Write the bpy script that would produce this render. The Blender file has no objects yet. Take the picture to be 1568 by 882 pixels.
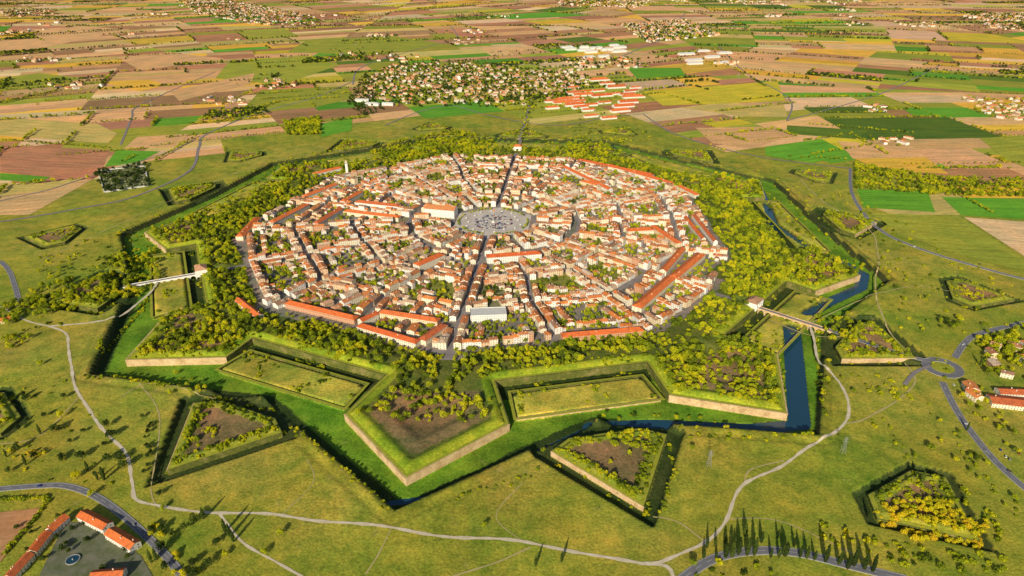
import bpy, math, random, numpy as np
from mathutils import Vector
random.seed(7); rng=np.random.default_rng(7)
R=math.radians
scene=bpy.context.scene
H=500.0; PT=R(26.7); F=1045.0; cp,sp=math.cos(PT),math.sin(PT)
# survey control: photograph coordinates -> ground coordinates in metres
def U(x,y,z=0.0):
    dx=(x-784)/F; dy=(y-441)/F
    t=(H-z)/(sp+dy*cp)
    return (dx*t,(cp-dy*sp)*t)
def UL(l,z=0.0): return [U(a,b,z) for a,b in l]
CX,CY=-38.0,1290.0
FL=-8.0   # moat floor
def pol(a,r): return (CX+r*math.cos(R(a)),CY+r*math.sin(R(a)))
BA=[264.4,300,338,382,424.4,464.4,504.4,545,587]
BR=[747,731,675,670,665,665,665,678,705]
N=9
def nb(i): return BA[i+1] if i<8 else BA[0]+360
MID=[(BA[i]+nb(i))/2 for i in range(N)]
GATES=[1,4,7]
ENC=[];CTS=[]
for i in range(N):
    a=BA[i];r=BR[i];rs=max(r*.875,612)
    ENC+=[pol(a-7.3,565),pol(a-8.7,rs),pol(a,r),pol(a+8.7,rs),pol(a+7.3,565)]
    CTS+=[pol(a,r+44),pol(MID[i],655)]
TEN=[[pol(BA[i]+9.2,584),pol(BA[i]+9.5,636),pol(nb(i)-9.5,636),pol(nb(i)-9.2,584)][::-1] for i in range(N)]
RAV=[];RAVD=[]
for i in range(N):
    m=MID[i]
    k=800 if i in(0,8) else 775
    RAV.append([pol(m-5.6,703),pol(m,k),pol(m+5.6,703),pol(m+3.6,684),pol(m-3.6,684)])
    RAVD.append([pol(m-7.6,703),pol(m,k+27),pol(m+7.6,703),pol(m+5,660),pol(m-5,660)])
LUN=[];LUND=[]
for i in range(1,N):
    a=BA[i];r=BR[i]
    LUN.append([pol(a-3.7,r+158),pol(a,r+222),pol(a+3.7,r+158),pol(a+2.4,r+132),pol(a-2.4,r+132)])
    LUND.append([pol(a-4.6,r+158),pol(a,r+237),pol(a+4.6,r+158),pol(a+3.2,r+122),pol(a-3.2,r+122)])
def sdf(poly,X,Y):
    P=np.array(poly);n=len(P)
    D=np.full(X.shape,1e18);ins=np.zeros(X.shape,bool)
    for i in range(n):
        x1,y1=P[i];x2,y2=P[(i+1)%n]
        ex,ey=x2-x1,y2-y1
        wx,wy=X-x1,Y-y1
        t=np.clip((wx*ex+wy*ey)/(ex*ex+ey*ey),0,1)
        D=np.minimum(D,(wx-t*ex)**2+(wy-t*ey)**2)
        c=((y1>Y)!=(y2>Y))
        if ey!=0: ins^=c&(X<(x2-x1)*(Y-y1)/ey+x1)
    D=np.sqrt(D)
    return np.where(ins,D,-D)
def dpl(pts,X,Y):
    D=np.full(X.shape,1e18)
    for i in range(len(pts)-1):
        x1,y1=pts[i];x2,y2=pts[i+1];ex,ey=x2-x1,y2-y1
        wx,wy=X-x1,Y-y1
        t=np.clip((wx*ex+wy*ey)/(ex*ex+ey*ey+1e-9),0,1)
        D=np.minimum(D,(wx-t*ex)**2+(wy-t*ey)**2)
    return np.sqrt(D)
W1=UL([(1160,285),(1172,310),(1185,345),(1235,378),(1290,402),(1322,420),(1318,440),(1270,462),(1235,482)],-8)
W2=UL([(1212,505),(1217,560),(1224,648)],-8)
W3=UL([(1224,650),(1150,657),(1000,650),(905,654)],-8)
W4=UL([(905,654),(850,680),(760,722),(650,764),(598,770)],-8)
W5=UL([(925,218),(960,238),(1000,256),(1060,272),(1110,275)],-8)
CHAN=[(W1,8),(W2,11),(W3,8),(W4,2.0),(W5,5)]
def snoise(X,Y,s):
    return (np.sin(X/s+1.3*np.sin(Y/s*.7+1))+np.sin(Y/s*1.1+1.7*np.sin(X/s*.6+2)) + .6*np.sin((X+Y)/s*2.1+np.sin((X-Y)/s*1.3)))/2.6
def adiff(a,b): return np.abs((a-b+180)%360-180)
def LIM(ang,X,Y):
    ang=np.asarray(ang)%360
    dd=np.minimum.reduce([adiff(ang,m%360) for m in MID])
    k=math.cos(R(20))/np.cos(np.radians(np.minimum(dd,20)))
    return np.where((ang<34)|(ang>326),460.,np.where(ang>190,508.,490.))*k+7*snoise(X,Y,31.)
def fields(X,Y):
    X=np.asarray(X,float);Y=np.asarray(Y,float)
    sh=X.shape;X=X.ravel();Y=Y.ravel()
    h=np.zeros(X.shape);col=np.tile(np.array([.33,.31,.035]),(len(X),1))
    r=np.hypot(X-CX,Y-CY)
    nz=snoise(X,Y,37.)+.5*snoise(X+500,Y,13.)
    nb_=snoise(X+99,Y-70,85.)+.4*snoise(X-300,Y+40,27.)
    col*= (1+.12*nz)[:,None]
    dry=np.clip(nb_*.7,0,1)[:,None]
    col=col*(1-dry*.6)+np.array([.46,.35,.075])*dry*.6
    lush=np.clip(-nb_*.8,0,1)[:,None]
    col=col*(1-lush*.6)+np.array([.17,.26,.02])*lush*.6
    m=(r<1010)
    ix=np.where(m)[0]
    x=X[ix];y=Y[ix];rr=r[ix]
    an=np.degrees(np.arctan2(y-CY,x-CX))
    d=sdf(ENC,x,y);dc=sdf(CTS,x,y)
    hh=2.6*np.exp(np.minimum(dc,0)/40.)*np.clip((1000-rr)/100,0,1)+.25*nz[ix]*np.clip((950-rr)/60,0,1)*(dc<0)
    tv=np.clip(np.sin(an*math.pi/180*58)*2+.6,0,1)*(dc<0)
    hh=hh+tv*2.4*np.exp(-((dc+6)/3.2)**2)-1.2*np.exp(-((dc+14)/4)**2)*(dc<0)
    cc=col[ix]
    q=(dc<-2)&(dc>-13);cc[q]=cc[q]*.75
    t=np.clip(dc/3.2,0,1)
    hh=hh*(1-t)+FL*t
    mo=dc>3
    cc[mo]=np.array([.15,.27,.018])*(1+.3*snoise(x[mo],y[mo],19.))[:,None]
    # counterscarp shadow painted into the moat floor colour along its outer foot
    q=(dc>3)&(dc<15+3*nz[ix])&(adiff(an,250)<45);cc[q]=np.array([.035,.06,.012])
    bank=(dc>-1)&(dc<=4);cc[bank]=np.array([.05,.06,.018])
    for T in TEN:
        dt=sdf(T,x,y)
        q=dt>0
        hh[q]=FL+np.clip(dt[q]/3,0,1)*5.6
        cc[q]=np.array([.42,.37,.05])*(1+.3*nz[ix][q])[:,None]
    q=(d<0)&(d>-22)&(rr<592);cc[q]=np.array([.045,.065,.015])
    for i,(a,b) in enumerate(zip(RAVD+LUND,RAV+LUN)):
        cxy=np.mean(np.array(a),0)
        s=np.where((np.abs(x-cxy[0])<150)&(np.abs(y-cxy[1])<150))[0]
        if len(s)==0: continue
        xs,ys=x[s],y[s]
        d1=sdf(a,xs,ys);d2=sdf(b,xs,ys)
        dep=-6. if i<9 else -3.5
        t=np.clip(d1/3.5,0,1)*(dc[s]<4)
        hs=hh[s]*(1-t)+np.minimum(hh[s],dep)*t
        cs=cc[s]
        q=d1>0
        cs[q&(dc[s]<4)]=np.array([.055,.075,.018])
        q=d2>0
        hs=np.where(q,np.interp(d2,[0,2.5,4,9,13,28],[dep,dep,1.2,4.5,2.0,1.0]),hs)
        cs[q]=np.array([.26,.27,.03])
        cs[d2>14]=np.array([.27,.17,.075])
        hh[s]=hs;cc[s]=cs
    q=d>0
    prof=np.interp(d,[2.5,4,12,16,20,40,50,58],[FL,2.2,6,6,4.4,4.0,.8,0])
    hh=np.where(q,prof,hh)
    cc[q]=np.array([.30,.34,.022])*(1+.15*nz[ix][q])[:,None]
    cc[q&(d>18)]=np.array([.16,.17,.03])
    q=(d>24)&(rr>590);cc[q]=np.array([.28,.18,.08])*(1+.3*nz[ix][q])[:,None]
    L=LIM(an,x,y)
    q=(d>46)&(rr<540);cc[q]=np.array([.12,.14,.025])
    q=(d>50)&(rr<L+3);cc[q]=np.array([.25,.21,.175])*(1+.1*nz[ix][q])[:,None]
    for w,wd in CHAN:
        dw=dpl(w,x,y)
        q=(dw<wd+2)&(d<0)&(dc>0)
        hh[q]=np.minimum(hh[q],FL+.1-np.clip((wd+2-dw[q])/3,0,1)*2.5)
        cc[q]=np.array([.05,.06,.02])
    for g in GATES:
        a=R(MID[g]);ux,uy=math.cos(a),math.sin(a)
        s=(x-CX)*ux+(y-CY)*uy;l=np.abs(-(x-CX)*uy+(y-CY)*ux)
        k=np.clip((13-l)/5,0,1)*(s>470)*((d>0)|(s>664))
        hh=hh*(1-k)
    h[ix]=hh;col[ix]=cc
    return h.reshape(sh),col
def hz(pts):
    A=np.array(pts,float)
    return fields(A[:,0],A[:,1])[0]
# ------------------------------------------------------------ materials
def newmat(name):
    m=bpy.data.materials.new(name);m.use_nodes=True
    nt=m.node_tree;b=nt.nodes['Principled BSDF'];b.inputs['Roughness'].default_value=.9
    b.inputs['Specular IOR Level'].default_value=.12
    return m,nt,b
def nd(nt,t,**k):
    n=nt.nodes.new(t)
    for a,v in k.items(): setattr(n,a,v)
    return n
def noise(nt,vec,scale,detail=4,rough=.6):
    n=nd(nt,'ShaderNodeTexNoise');n.inputs['Scale'].default_value=scale;n.inputs['Detail'].default_value=detail
    n.inputs['Roughness'].default_value=rough
    if vec is not None: nt.links.new(vec,n.inputs['Vector'])
    return n.outputs['Fac']
def ramp(nt,fac,stops,interp='LINEAR'):
    n=nd(nt,'ShaderNodeValToRGB');n.color_ramp.interpolation=interp
    el=n.color_ramp.elements
    while len(el)<len(stops): el.new(.5)
    for e,(p,c) in zip(el,stops):
        e.position=p;e.color=(*c,1)
    nt.links.new(fac,n.inputs['Fac']);return n.outputs['Color']
def mix(nt,fac,a,b,mode='MIX'):
    n=nd(nt,'ShaderNodeMix',data_type='RGBA',blend_type=mode)
    for s,v in ((n.inputs[0],fac),(n.inputs[6],a),(n.inputs[7],b)):
        if isinstance(v,(int,float)): s.default_value=v
        elif isinstance(v,tuple): s.default_value=(*v,1)
        else: nt.links.new(v,s)
    return n.outputs[2]
def g(v): return (v,v,v)
def objc(nt): return nd(nt,'ShaderNodeTexCoord').outputs['Object']
def bump(nt,b,h,st,dist):
    n=nd(nt,'ShaderNodeBump');n.inputs['Strength'].default_value=st;n.inputs['Distance'].default_value=dist
    nt.links.new(h,n.inputs['Height']);nt.links.new(n.outputs['Normal'],b.inputs['Normal'])
def m_ground():
    m,nt,b=newmat('grass_ground');o=objc(nt)
    a=nd(nt,'ShaderNodeAttribute',attribute_name='Col').outputs['Color']
    n1=noise(nt,o,.35,5,.7);n2=noise(nt,o,.05,7,.7);n3=noise(nt,o,.012,6,.65);n4=noise(nt,o,.028,5,.75)
    c=mix(nt,1.0,a,ramp(nt,n1,[(.25,g(.5)),(.5,g(1)),(.75,g(1.5))]),'MULTIPLY')
    c=mix(nt,1.0,c,ramp(nt,n2,[(.3,(.48,.66,.5)),(.5,g(1)),(.68,(1.4,1.22,1.25))]),'MULTIPLY')
    c=mix(nt,1.0,c,ramp(nt,n3,[(.35,(.66,.88,.75)),(.52,g(1)),(.66,(1.28,1.08,1.1))]),'MULTIPLY')
    c=mix(nt,ramp(nt,n4,[(.62,g(0)),(.74,g(.5))]),c,(.46,.34,.13))
    nt.links.new(c,b.inputs['Base Color']);bump(nt,b,n1,.6,1.5);return m
def m_field():
    m,nt,b=newmat('farmland_soil_and_crops')
    a=nd(nt,'ShaderNodeAttribute',attribute_name='Col').outputs['Color']
    uv=nd(nt,'ShaderNodeUVMap').outputs['UV']
    mp=nd(nt,'ShaderNodeMapping');mp.inputs['Scale'].default_value=(.09,.006,1);nt.links.new(uv,mp.inputs['Vector'])
    n1=noise(nt,mp.outputs[0],1.,4,.7);o=objc(nt)
    n2=noise(nt,o,.012,5,.6);n3=noise(nt,o,.12,3,.6)
    c=mix(nt,1.0,a,ramp(nt,n1,[(.3,g(.72)),(.5,g(1)),(.7,g(1.28))]),'MULTIPLY')
    c=mix(nt,1.0,c,ramp(nt,n2,[(.3,(.78,.9,.85)),(.5,g(1)),(.7,(1.2,1.08,1.0))]),'MULTIPLY')
    c=mix(nt,1.0,c,ramp(nt,n3,[(.3,g(.85)),(.7,g(1.15))]),'MULTIPLY')
    nt.links.new(c,b.inputs['Base Color']);return m
def m_simple(name,c1,c2,scale,rough=.9,bm=0):
    m,nt,b=newmat(name);o=objc(nt);n=noise(nt,o,scale,5,.65)
    nt.links.new(ramp(nt,n,[(.3,c1),(.7,c2)]),b.inputs['Base Color']);b.inputs['Roughness'].default_value=rough
    if bm: bump(nt,b,n,.6,bm)
    return m
def m_wall(name,stops):
    m,nt,b=newmat(name);oi=nd(nt,'ShaderNodeObjectInfo')
    c=ramp(nt,oi.outputs['Random'],stops,'CONSTANT');n=noise(nt,objc(nt),.4,4)
    c=mix(nt,1.,c,ramp(nt,n,[(.3,g(.78)),(.7,g(1.08))]),'MULTIPLY')
    nt.links.new(c,b.inputs['Base Color']);return m
def m_roof(name,stops):
    m,nt,b=newmat(name);oi=nd(nt,'ShaderNodeObjectInfo')
    mt=nd(nt,'ShaderNodeMath',operation='MULTIPLY');mt.inputs[1].default_value=7.31
    fr=nd(nt,'ShaderNodeMath',operation='FRACT')
    nt.links.new(oi.outputs['Random'],mt.inputs[0]);nt.links.new(mt.outputs[0],fr.inputs[0])
    c=ramp(nt,fr.outputs[0],stops);o=objc(nt);n=noise(nt,o,.25,5,.7);n2=noise(nt,o,1.6,3,.7)
    c=mix(nt,1.,c,ramp(nt,n,[(.3,(.55,.62,.70)),(.5,g(1)),(.72,(1.25,1.2,1.15))]),'MULTIPLY')
    c=mix(nt,1.,c,ramp(nt,n2,[(.3,g(.7)),(.7,g(1.25))]),'MULTIPLY')
    nt.links.new(c,b.inputs['Base Color']);bump(nt,b,n2,.5,.3);return m
def m_leaf(name,stops):
    m,nt,b=newmat(name);oi=nd(nt,'ShaderNodeObjectInfo')
    n=noise(nt,oi.outputs['Location'],.02,4,.65)
    ad=nd(nt,'ShaderNodeMath',operation='MULTIPLY_ADD');nt.links.new(oi.outputs['Random'],ad.inputs[0]);ad.inputs[1].default_value=.55
    sb=nd(nt,'ShaderNodeMath',operation='MULTIPLY_ADD');nt.links.new(n,sb.inputs[0]);sb.inputs[1].default_value=2.2;sb.inputs[2].default_value=-.85
    nt.links.new(sb.outputs[0],ad.inputs[2])
    c=ramp(nt,ad.outputs[0],stops)
    a=nd(nt,'ShaderNodeAttribute',attribute_name='Col').outputs['Color']
    c=mix(nt,1.,c,a,'MULTIPLY')
    nt.links.new(c,b.inputs['Base Color'])
    tr=nd(nt,'ShaderNodeBsdfTranslucent');nt.links.new(c,tr.inputs['Color'])
    ms=nd(nt,'ShaderNodeMixShader');ms.inputs[0].default_value=.25
    out=nt.nodes['Material Output']
    nt.links.new(b.outputs[0],ms.inputs[1]);nt.links.new(tr.outputs[0],ms.inputs[2]);nt.links.new(ms.outputs[0],out.inputs[0]);return m
def m_stone(name,st):
    m,nt,b=newmat(name);o=objc(nt)
    n=noise(nt,o,.08,5,.7);n2=noise(nt,o,.7,4,.7)
    c=ramp(nt,n,st)
    c=mix(nt,1.,c,ramp(nt,n2,[(.3,g(.6)),(.6,g(1.1))]),'MULTIPLY')
    nt.links.new(c,b.inputs['Base Color']);bump(nt,b,n2,.5,.5);return m
MG=m_ground();MF=m_field();MST=m_stone('rampart_stone',[(.3,(.40,.25,.12)),(.5,(.60,.42,.22)),(.72,(.72,.54,.32))])
MOV=m_stone('overgrown_brick',[(.3,(.07,.085,.02)),(.52,(.14,.15,.03)),(.72,(.34,.25,.11))])
M_WALL=m_wall('plaster',[(0,(.78,.70,.54)),(.2,(.78,.62,.40)),(.34,(.86,.82,.74)),(.52,(.70,.48,.30)),(.64,(.76,.70,.62)),(.78,(.82,.72,.52)),(.92,(.62,.34,.2))])
M_ROOF=m_roof('terracotta_tiles',[(0,(.34,.15,.07)),(.18,(.58,.18,.05)),(.36,(.68,.23,.06)),(.48,(.44,.24,.14)),(.62,(.30,.16,.10)),(.74,(.70,.20,.05)),(.88,(.56,.36,.22)),(1,(.66,.50,.36))])
M_BROOF=m_roof('red_tiles',[(0,(.58,.12,.035)),(.5,(.70,.18,.05)),(1,(.52,.13,.05))])
M_WIN=m_simple('window_glass',(.03,.035,.04),(.06,.06,.07),1,.25)
M_WHITE=m_simple('white_plaster',(.70,.67,.60),(.82,.79,.72),.3)
M_FLAT=m_simple('flat_roof_gravel',(.50,.49,.47),(.68,.65,.61),.3)
M_ASPH=m_simple('asphalt',(.14,.138,.155),(.20,.195,.21),.08)
M_STREET=m_simple('street_paving',(.20,.175,.175),(.30,.26,.25),.06)
M_PLAZA=m_simple('plaza_paving',(.46,.40,.35),(.66,.58,.50),.05)
M_GRAV=m_simple('gravel_path',(.52,.43,.28),(.72,.62,.47),.12)
M_DIRT=m_simple('dirt_track',(.40,.32,.13),(.52,.42,.2),.1)
M_PAINT=m_simple('road_paint',(.6,.6,.6),(.75,.75,.75),1)
M_KERB=m_simple('kerb_stone',(.30,.29,.27),(.42,.4,.38),1)
M_BARK=m_simple('bark',(.09,.06,.04),(.15,.10,.07),2)
M_METAL=m_simple('galvanised_steel',(.3,.3,.3),(.4,.4,.4),1,.5)
M_RUB=m_simple('rubber',(.02,.02,.02),(.03,.03,.03),1)
M_RTOP=m_simple('rampart_turf',(.24,.26,.025),(.38,.38,.04),.2)
LG=[(.0,(.06,.09,.010)),(.22,(.15,.20,.012)),(.45,(.29,.35,.014)),(.7,(.50,.50,.014)),(1,(.66,.58,.016))]
M_LEAF=m_leaf('broadleaf_foliage',LG)
M_YEL=m_leaf('yellowing_foliage',[(0,(.42,.42,.015)),(.5,(.64,.56,.015)),(1,(.7,.48,.02))])
M_DARK=m_leaf('dark_foliage',[(0,(.025,.04,.01)),(.5,(.05,.08,.014)),(1,(.12,.16,.02))])
m,nt,b=newmat('moat_water');b.inputs['Base Color'].default_value=(.014,.06,.10,1);b.inputs['Roughness'].default_value=.15;b.inputs['Specular IOR Level'].default_value=.5
bump(nt,b,noise(nt,objc(nt),.6,3),.15,.2);M_WATER=m
m,nt,b=newmat('car_paint');oi=nd(nt,'ShaderNodeObjectInfo');b.inputs['Roughness'].default_value=.35
nt.links.new(ramp(nt,oi.outputs['Random'],[(0,(.7,.7,.7)),(.3,(.05,.05,.06)),(.5,(.3,.3,.32)),(.68,(.03,.06,.25)),(.82,(.35,.02,.02)),(.9,(.75,.75,.73))],'CONSTANT'),b.inputs['Base Color']);M_CAR=m
# ------------------------------------------------------------ mesh helpers
COL=scene.collection
def mkobj(name,v,f,mats,mi=None,link=True):
    me=bpy.data.meshes.new(name);me.from_pydata([tuple(map(float,p)) for p in v],[],f)
    for m in mats: me.materials.append(m)
    if mi is not None: me.polygons.foreach_set('material_index',np.array(mi,np.int32))
    me.update();ob=bpy.data.objects.new(name,me)
    if link: COL.objects.link(ob)
    return ob
def setcol(me,cols,domain='POINT'):
    a=me.color_attributes.new('Col','FLOAT_COLOR',domain)
    A=np.ones((len(cols),4),np.float32);A[:,:3]=cols;a.data.foreach_set('color',A.ravel())
class MB:
    def __init__(s): s.v=[];s.f=[];s.m=[]
    def quad(s,a,b,c,d,m=0):
        n=len(s.v);s.v+=[a,b,c,d];s.f.append((n,n+1,n+2,n+3));s.m.append(m)
    def poly(s,pts,m=0):
        n=len(s.v);s.v+=list(pts);s.f.append(tuple(range(n,n+len(pts))));s.m.append(m)
    def box(s,cx,cy,z0,z1,w,d,a=0,m=0,top=None):
        c,q=math.cos(a),math.sin(a)
        P=[(cx+x*c-y*q,cy+x*q+y*c) for x,y in((-w/2,-d/2),(w/2,-d/2),(w/2,d/2),(-w/2,d/2))]
        for i in range(4):
            p,r=P[i],P[(i+1)%4];s.quad((*p,z0),(*r,z0),(*r,z1),(*p,z1),m)
        s.quad(*[(*p,z1) for p in P],m if top is None else top)
    def house(s,cx,cy,a,w,d,h,rh,z0=0,wins=True,hip=0.0,flat=False,chim=True,ov=.6,mw=0,mr=1,mg=2):
        c,q=math.cos(a),math.sin(a)
        T=lambda x,y,z:(cx+x*c-y*q,cy+x*q+y*c,z0+z)
        hw,hd=w/2,d/2
        C=[(-hw,-hd),(hw,-hd),(hw,hd),(-hw,hd)]
        if flat:
            for i in range(4):
                p,r=C[i],C[(i+1)%4];s.quad(T(*p,0),T(*r,0),T(*r,h+.8),T(*p,h+.8),mw)
            s.quad(*[T(x,y,h) for x,y in C],mr)
        else:
            for i in (0,2):
                p,r=C[i],C[(i+1)%4];s.quad(T(*p,0),T(*r,0),T(*r,h),T(*p,h),mw)
            rx=hw-hip*hd
            for sg in(1,-1):
                pts=[T(sg*hw,-sg*hd,0),T(sg*hw,sg*hd,0),T(sg*hw,sg*hd,h)]
                if hip<=0: pts.append(T(sg*hw,0,h+rh))
                pts.append(T(sg*hw,-sg*hd,h));s.poly(pts,mw)
            k=rh/hd*ov;tx=hw+(ov if hip>0 else .35);r2=rx+(.35 if hip<=0 else 0)
            for sg in(1,-1):
                s.quad(T(sg*tx,sg*(hd+ov),h-k+.12),T(-sg*tx,sg*(hd+ov),h-k+.12),T(-sg*r2,0,h+rh+.12),T(sg*r2,0,h+rh+.12),mr)
                s.quad(T(sg*tx,sg*(hd+ov),h-k-.15),T(-sg*tx,sg*(hd+ov),h-k-.15),T(-sg*tx,sg*(hd+ov),h-k+.12),T(sg*tx,sg*(hd+ov),h-k+.12),mw)
                if hip>0: s.poly([T(sg*tx,-sg*(hd+ov),h-k+.12),T(sg*tx,sg*(hd+ov),h-k+.12),T(sg*r2,0,h+rh+.12)],mr)
            if chim:
                for _ in range(random.choice((1,1,2))):
                    x=random.uniform(-hw*.8,hw*.8);y=random.choice((-1,1))*hd*.35
                    px,py,_z=T(x,y,0);s.box(px,py,z0+h+rh*.3,z0+h+rh+1.2,.9,.7,a,mw,mr)
        if wins:
            fl=max(1,int(h/3.0));n=max(1,int(w/3.3));fh=h/fl
            for sg in(-1,1):
                y=sg*(hd+.05)
                for j in range(fl):
                    for i in range(n):
                        x=-hw+(i+.5)*w/n;zb=j*fh+1.0;zt=zb+1.45
                        if j==0 and i%3==1: zb=.05;zt=2.4
                        s.quad(T(x+.5*sg,y,zb),T(x-.5*sg,y,zb),T(x-.5*sg,y,zt),T(x+.5*sg,y,zt),mg)
            for sg in(-1,1):
                x=sg*(hw+.05)
                for j in range(fl):
                    for yy in(-hd*.45,hd*.45):
                        zb=j*fh+1.0
                        s.quad(T(x,yy-.5*sg,zb),T(x,yy+.5*sg,zb),T(x,yy+.5*sg,zb+1.5),T(x,yy-.5*sg,zb+1.5),mg)
    def obj(s,name,mats,link=True): return mkobj(name,s.v,s.f,mats,s.m,link)
HM=[M_WALL,M_ROOF,M_WIN]
# ------------------------------------------------------------ ground
def axis(lo,hi,st,L0,L1):
    a=list(np.arange(lo,hi+.1,st));s=st
    x=a[-1]
    while x<L1: s*=1.25;x+=s;a.append(x)
    s=st;x=a[0];b=[]
    while x>L0: s*=1.25;x-=s;b.append(x)
    return np.array(b[::-1]+a)
xs=axis(-1000,1000,2.5,-40000,40000);ys=axis(380,2150,2.5,-20000,50000)
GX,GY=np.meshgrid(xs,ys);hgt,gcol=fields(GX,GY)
nx,ny=len(xs),len(ys)
me=bpy.data.meshes.new('ground');me.vertices.add(nx*ny)
co=np.stack([GX.ravel(),GY.ravel(),hgt.ravel()],1).astype(np.float32);me.vertices.foreach_set('co',co.ravel())
idx=np.arange(nx*ny).reshape(ny,nx)
q=np.stack([idx[:-1,:-1],idx[:-1,1:],idx[1:,1:],idx[1:,:-1]],-1).reshape(-1,4)
nf=len(q);me.loops.add(nf*4);me.polygons.add(nf)
me.loops.foreach_set('vertex_index',q.ravel().astype(np.int32))
me.polygons.foreach_set('loop_start',np.arange(0,nf*4,4,dtype=np.int32))
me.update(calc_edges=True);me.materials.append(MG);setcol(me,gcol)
ob=bpy.data.objects.new('ground',me);COL.objects.link(ob)
mkobj('moat_water',[(x,y,FL-.4) for x,y in CTS],[tuple(range(len(CTS)))],[M_WATER])
# ------------------------------------------------------------ rampart walls
def offset(poly,d):
    n=len(poly);o=[]
    for i in range(n):
        p0,p1,p2=[np.array(poly[(i+k)%n]) for k in(-1,0,1)]
        e1=(p1-p0)/np.linalg.norm(p1-p0);e2=(p2-p1)/np.linalg.norm(p2-p1)
        n1=np.array((-e1[1],e1[0]));n2=np.array((-e2[1],e2[0]))
        b=(n1+n2);b/=max(.3,np.dot(b,b)/2) ;o.append(tuple(p1+b*d))
    return o
def wallring(name,poly,z0,z1,back=5,zb=None,gaps=(),over=(),cope=True):
    s=MB();n=len(poly);A=poly;C1=offset(poly,1.3 if cope else .5);D=offset(poly,back)
    O=offset(poly,-.35);zb=z1+.2 if zb is None else zb
    for i in range(n):
        if i in gaps: continue
        j=(i+1)%n;mm=2 if i in over else 0
        s.quad((*A[i],z0),(*A[j],z0),(*A[j],z1-.8),(*A[i],z1-.8),mm)
        s.quad((*A[i],z1-.8),(*A[j],z1-.8),(*O[j],z1-.7),(*O[i],z1-.7),mm)
        s.quad((*O[i],z1-.7),(*O[j],z1-.7),(*O[j],z1),(*O[i],z1),mm)
        s.quad((*O[i],z1),(*O[j],z1),(*C1[j],z1+.05),(*C1[i],z1+.05),mm)
        s.quad((*C1[i],z1+.05),(*C1[j],z1+.05),(*D[j],zb),(*D[i],zb),1)
    return s.obj(name,[MST,M_RTOP,MOV])
ov=[k for i in range(9) for k in(5*i,5*i+3,5*i+4)]
wallring('star_fort_rampart_wall',ENC,FL-1,2.4,gaps=[5*g_+4 for g_ in GATES],over=ov)
for g_ in GATES:
    i=5*g_+4;A=np.array(ENC[i]);B=np.array(ENC[(i+1)%len(ENC)]);L=np.linalg.norm(B-A);e=(B-A)/L;nn=np.array((-e[1],e[0]))
    s=MB()
    for t0,t1 in((0,.5-12/L),(.5+12/L,1)):
        p=A+e*L*t0;r=A+e*L*t1
        s.quad((*p,FL-1),(*r,FL-1),(*r,2.4),(*p,2.4));s.quad((*p,2.4),(*r,2.4),(*(r+nn*1.3),2.45),(*(p+nn*1.3),2.45))
        s.quad((*(p+nn*1.3),2.45),(*(r+nn*1.3),2.45),(*(r+nn*5),2.6),(*(p+nn*5),2.6),1)
    p=A+e*(L*.5-12);r=A+e*(L*.5+12);s.quad((*p,FL-1),(*r,FL-1),(*r,-.1),(*p,-.1))
    s.obj('curtain_wall',[MOV,M_RTOP])
for P in RAV: wallring('ravelin_wall',P,-7.5,1.0,back=5,zb=1.5,over=(1,2,3,4),cope=False)
for P in LUN: wallring('lunette_wall',P,-4.5,.8,back=5,zb=1.5,over=(0,1,2,3,4),cope=False)
for k,P in enumerate(TEN): wallring('tenaille_wall',P,FL-1,-2.3,back=4,zb=-2.35,over=(0,2,3,1)if k not in(0,1) else (0,2,3),cope=False)
# ------------------------------------------------------------ gates and bridges
for g_ in GATES:
    a=R(MID[g_]);dx,dy=math.cos(a),math.sin(a);A_=a-math.pi/2
    s=MB();cx,cy=CX+546*dx,CY+546*dy
    lat=lambda o,f=0:(cx+f*dx-o*dy,cy+f*dy+o*dx)
    for o in(-8,8):
        px,py=lat(o);s.box(px,py,-1,8.5,10,18,A_,0)
    s.box(cx,cy,5.2,8.5-.02,6.2,18.1,A_,0)
    s.house(cx,cy,A_,26,18,2.6,4.2,8.5,wins=False,hip=1.0,chim=False)
    for f in(9.2,-9.2):
        for o in(-11.5,-5,5,11.5):
            px,py=lat(o,f);s.box(px,py,0,9,1.3,.9,A_,0)
        for o in(-8.2,8.2):
            px,py=lat(o,f*.995);s.box(px,py,3,6,1.6,.4,A_,2)
    s.obj('city_gate',[M_WHITE,M_ROOF,M_WIN])
    s=MB();L0,L1=555,666;W=4.2
    def T(f,o,z): return (CX+f*dx-o*dy,CY+f*dy+o*dx,z)
    st=.7;n=int((L1-L0)/st)
    def zl(f):
        u=(f-L0)%11.-5.5
        return FL-1 if abs(u)>4.4 else -5.6+math.sqrt(max(0,4.4**2-u*u))*1.05
    for k in range(n):
        f0=L0+k*st;f1=f0+st;z0_,z1_=zl(f0),zl(f1)
        for o in(-W,W): s.quad(T(f0,o,z0_),T(f1,o,z1_),T(f1,o,1.3),T(f0,o,1.3),0)
        s.quad(T(f0,-W,z0_),T(f1,-W,z1_),T(f1,W,z1_),T(f0,W,z0_),0)
    for o in(-W,W):
        oi=o-.5*(1 if o>0 else -1)
        s.quad(T(L0,o,1.3),T(L1,o,1.3),T(L1,oi,1.3),T(L0,oi,1.3),0);s.quad(T(L0,oi,.3),T(L1,oi,.3),T(L1,oi,1.3),T(L0,oi,1.3),0)
    s.quad(T(L0,-W+.5,.3),T(L1,-W+.5,.3),T(L1,W-.5,.3),T(L0,W-.5,.3),1)
    s.obj('arched_bridge',[M_WHITE if g_==7 else MST,M_STREET])
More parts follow.
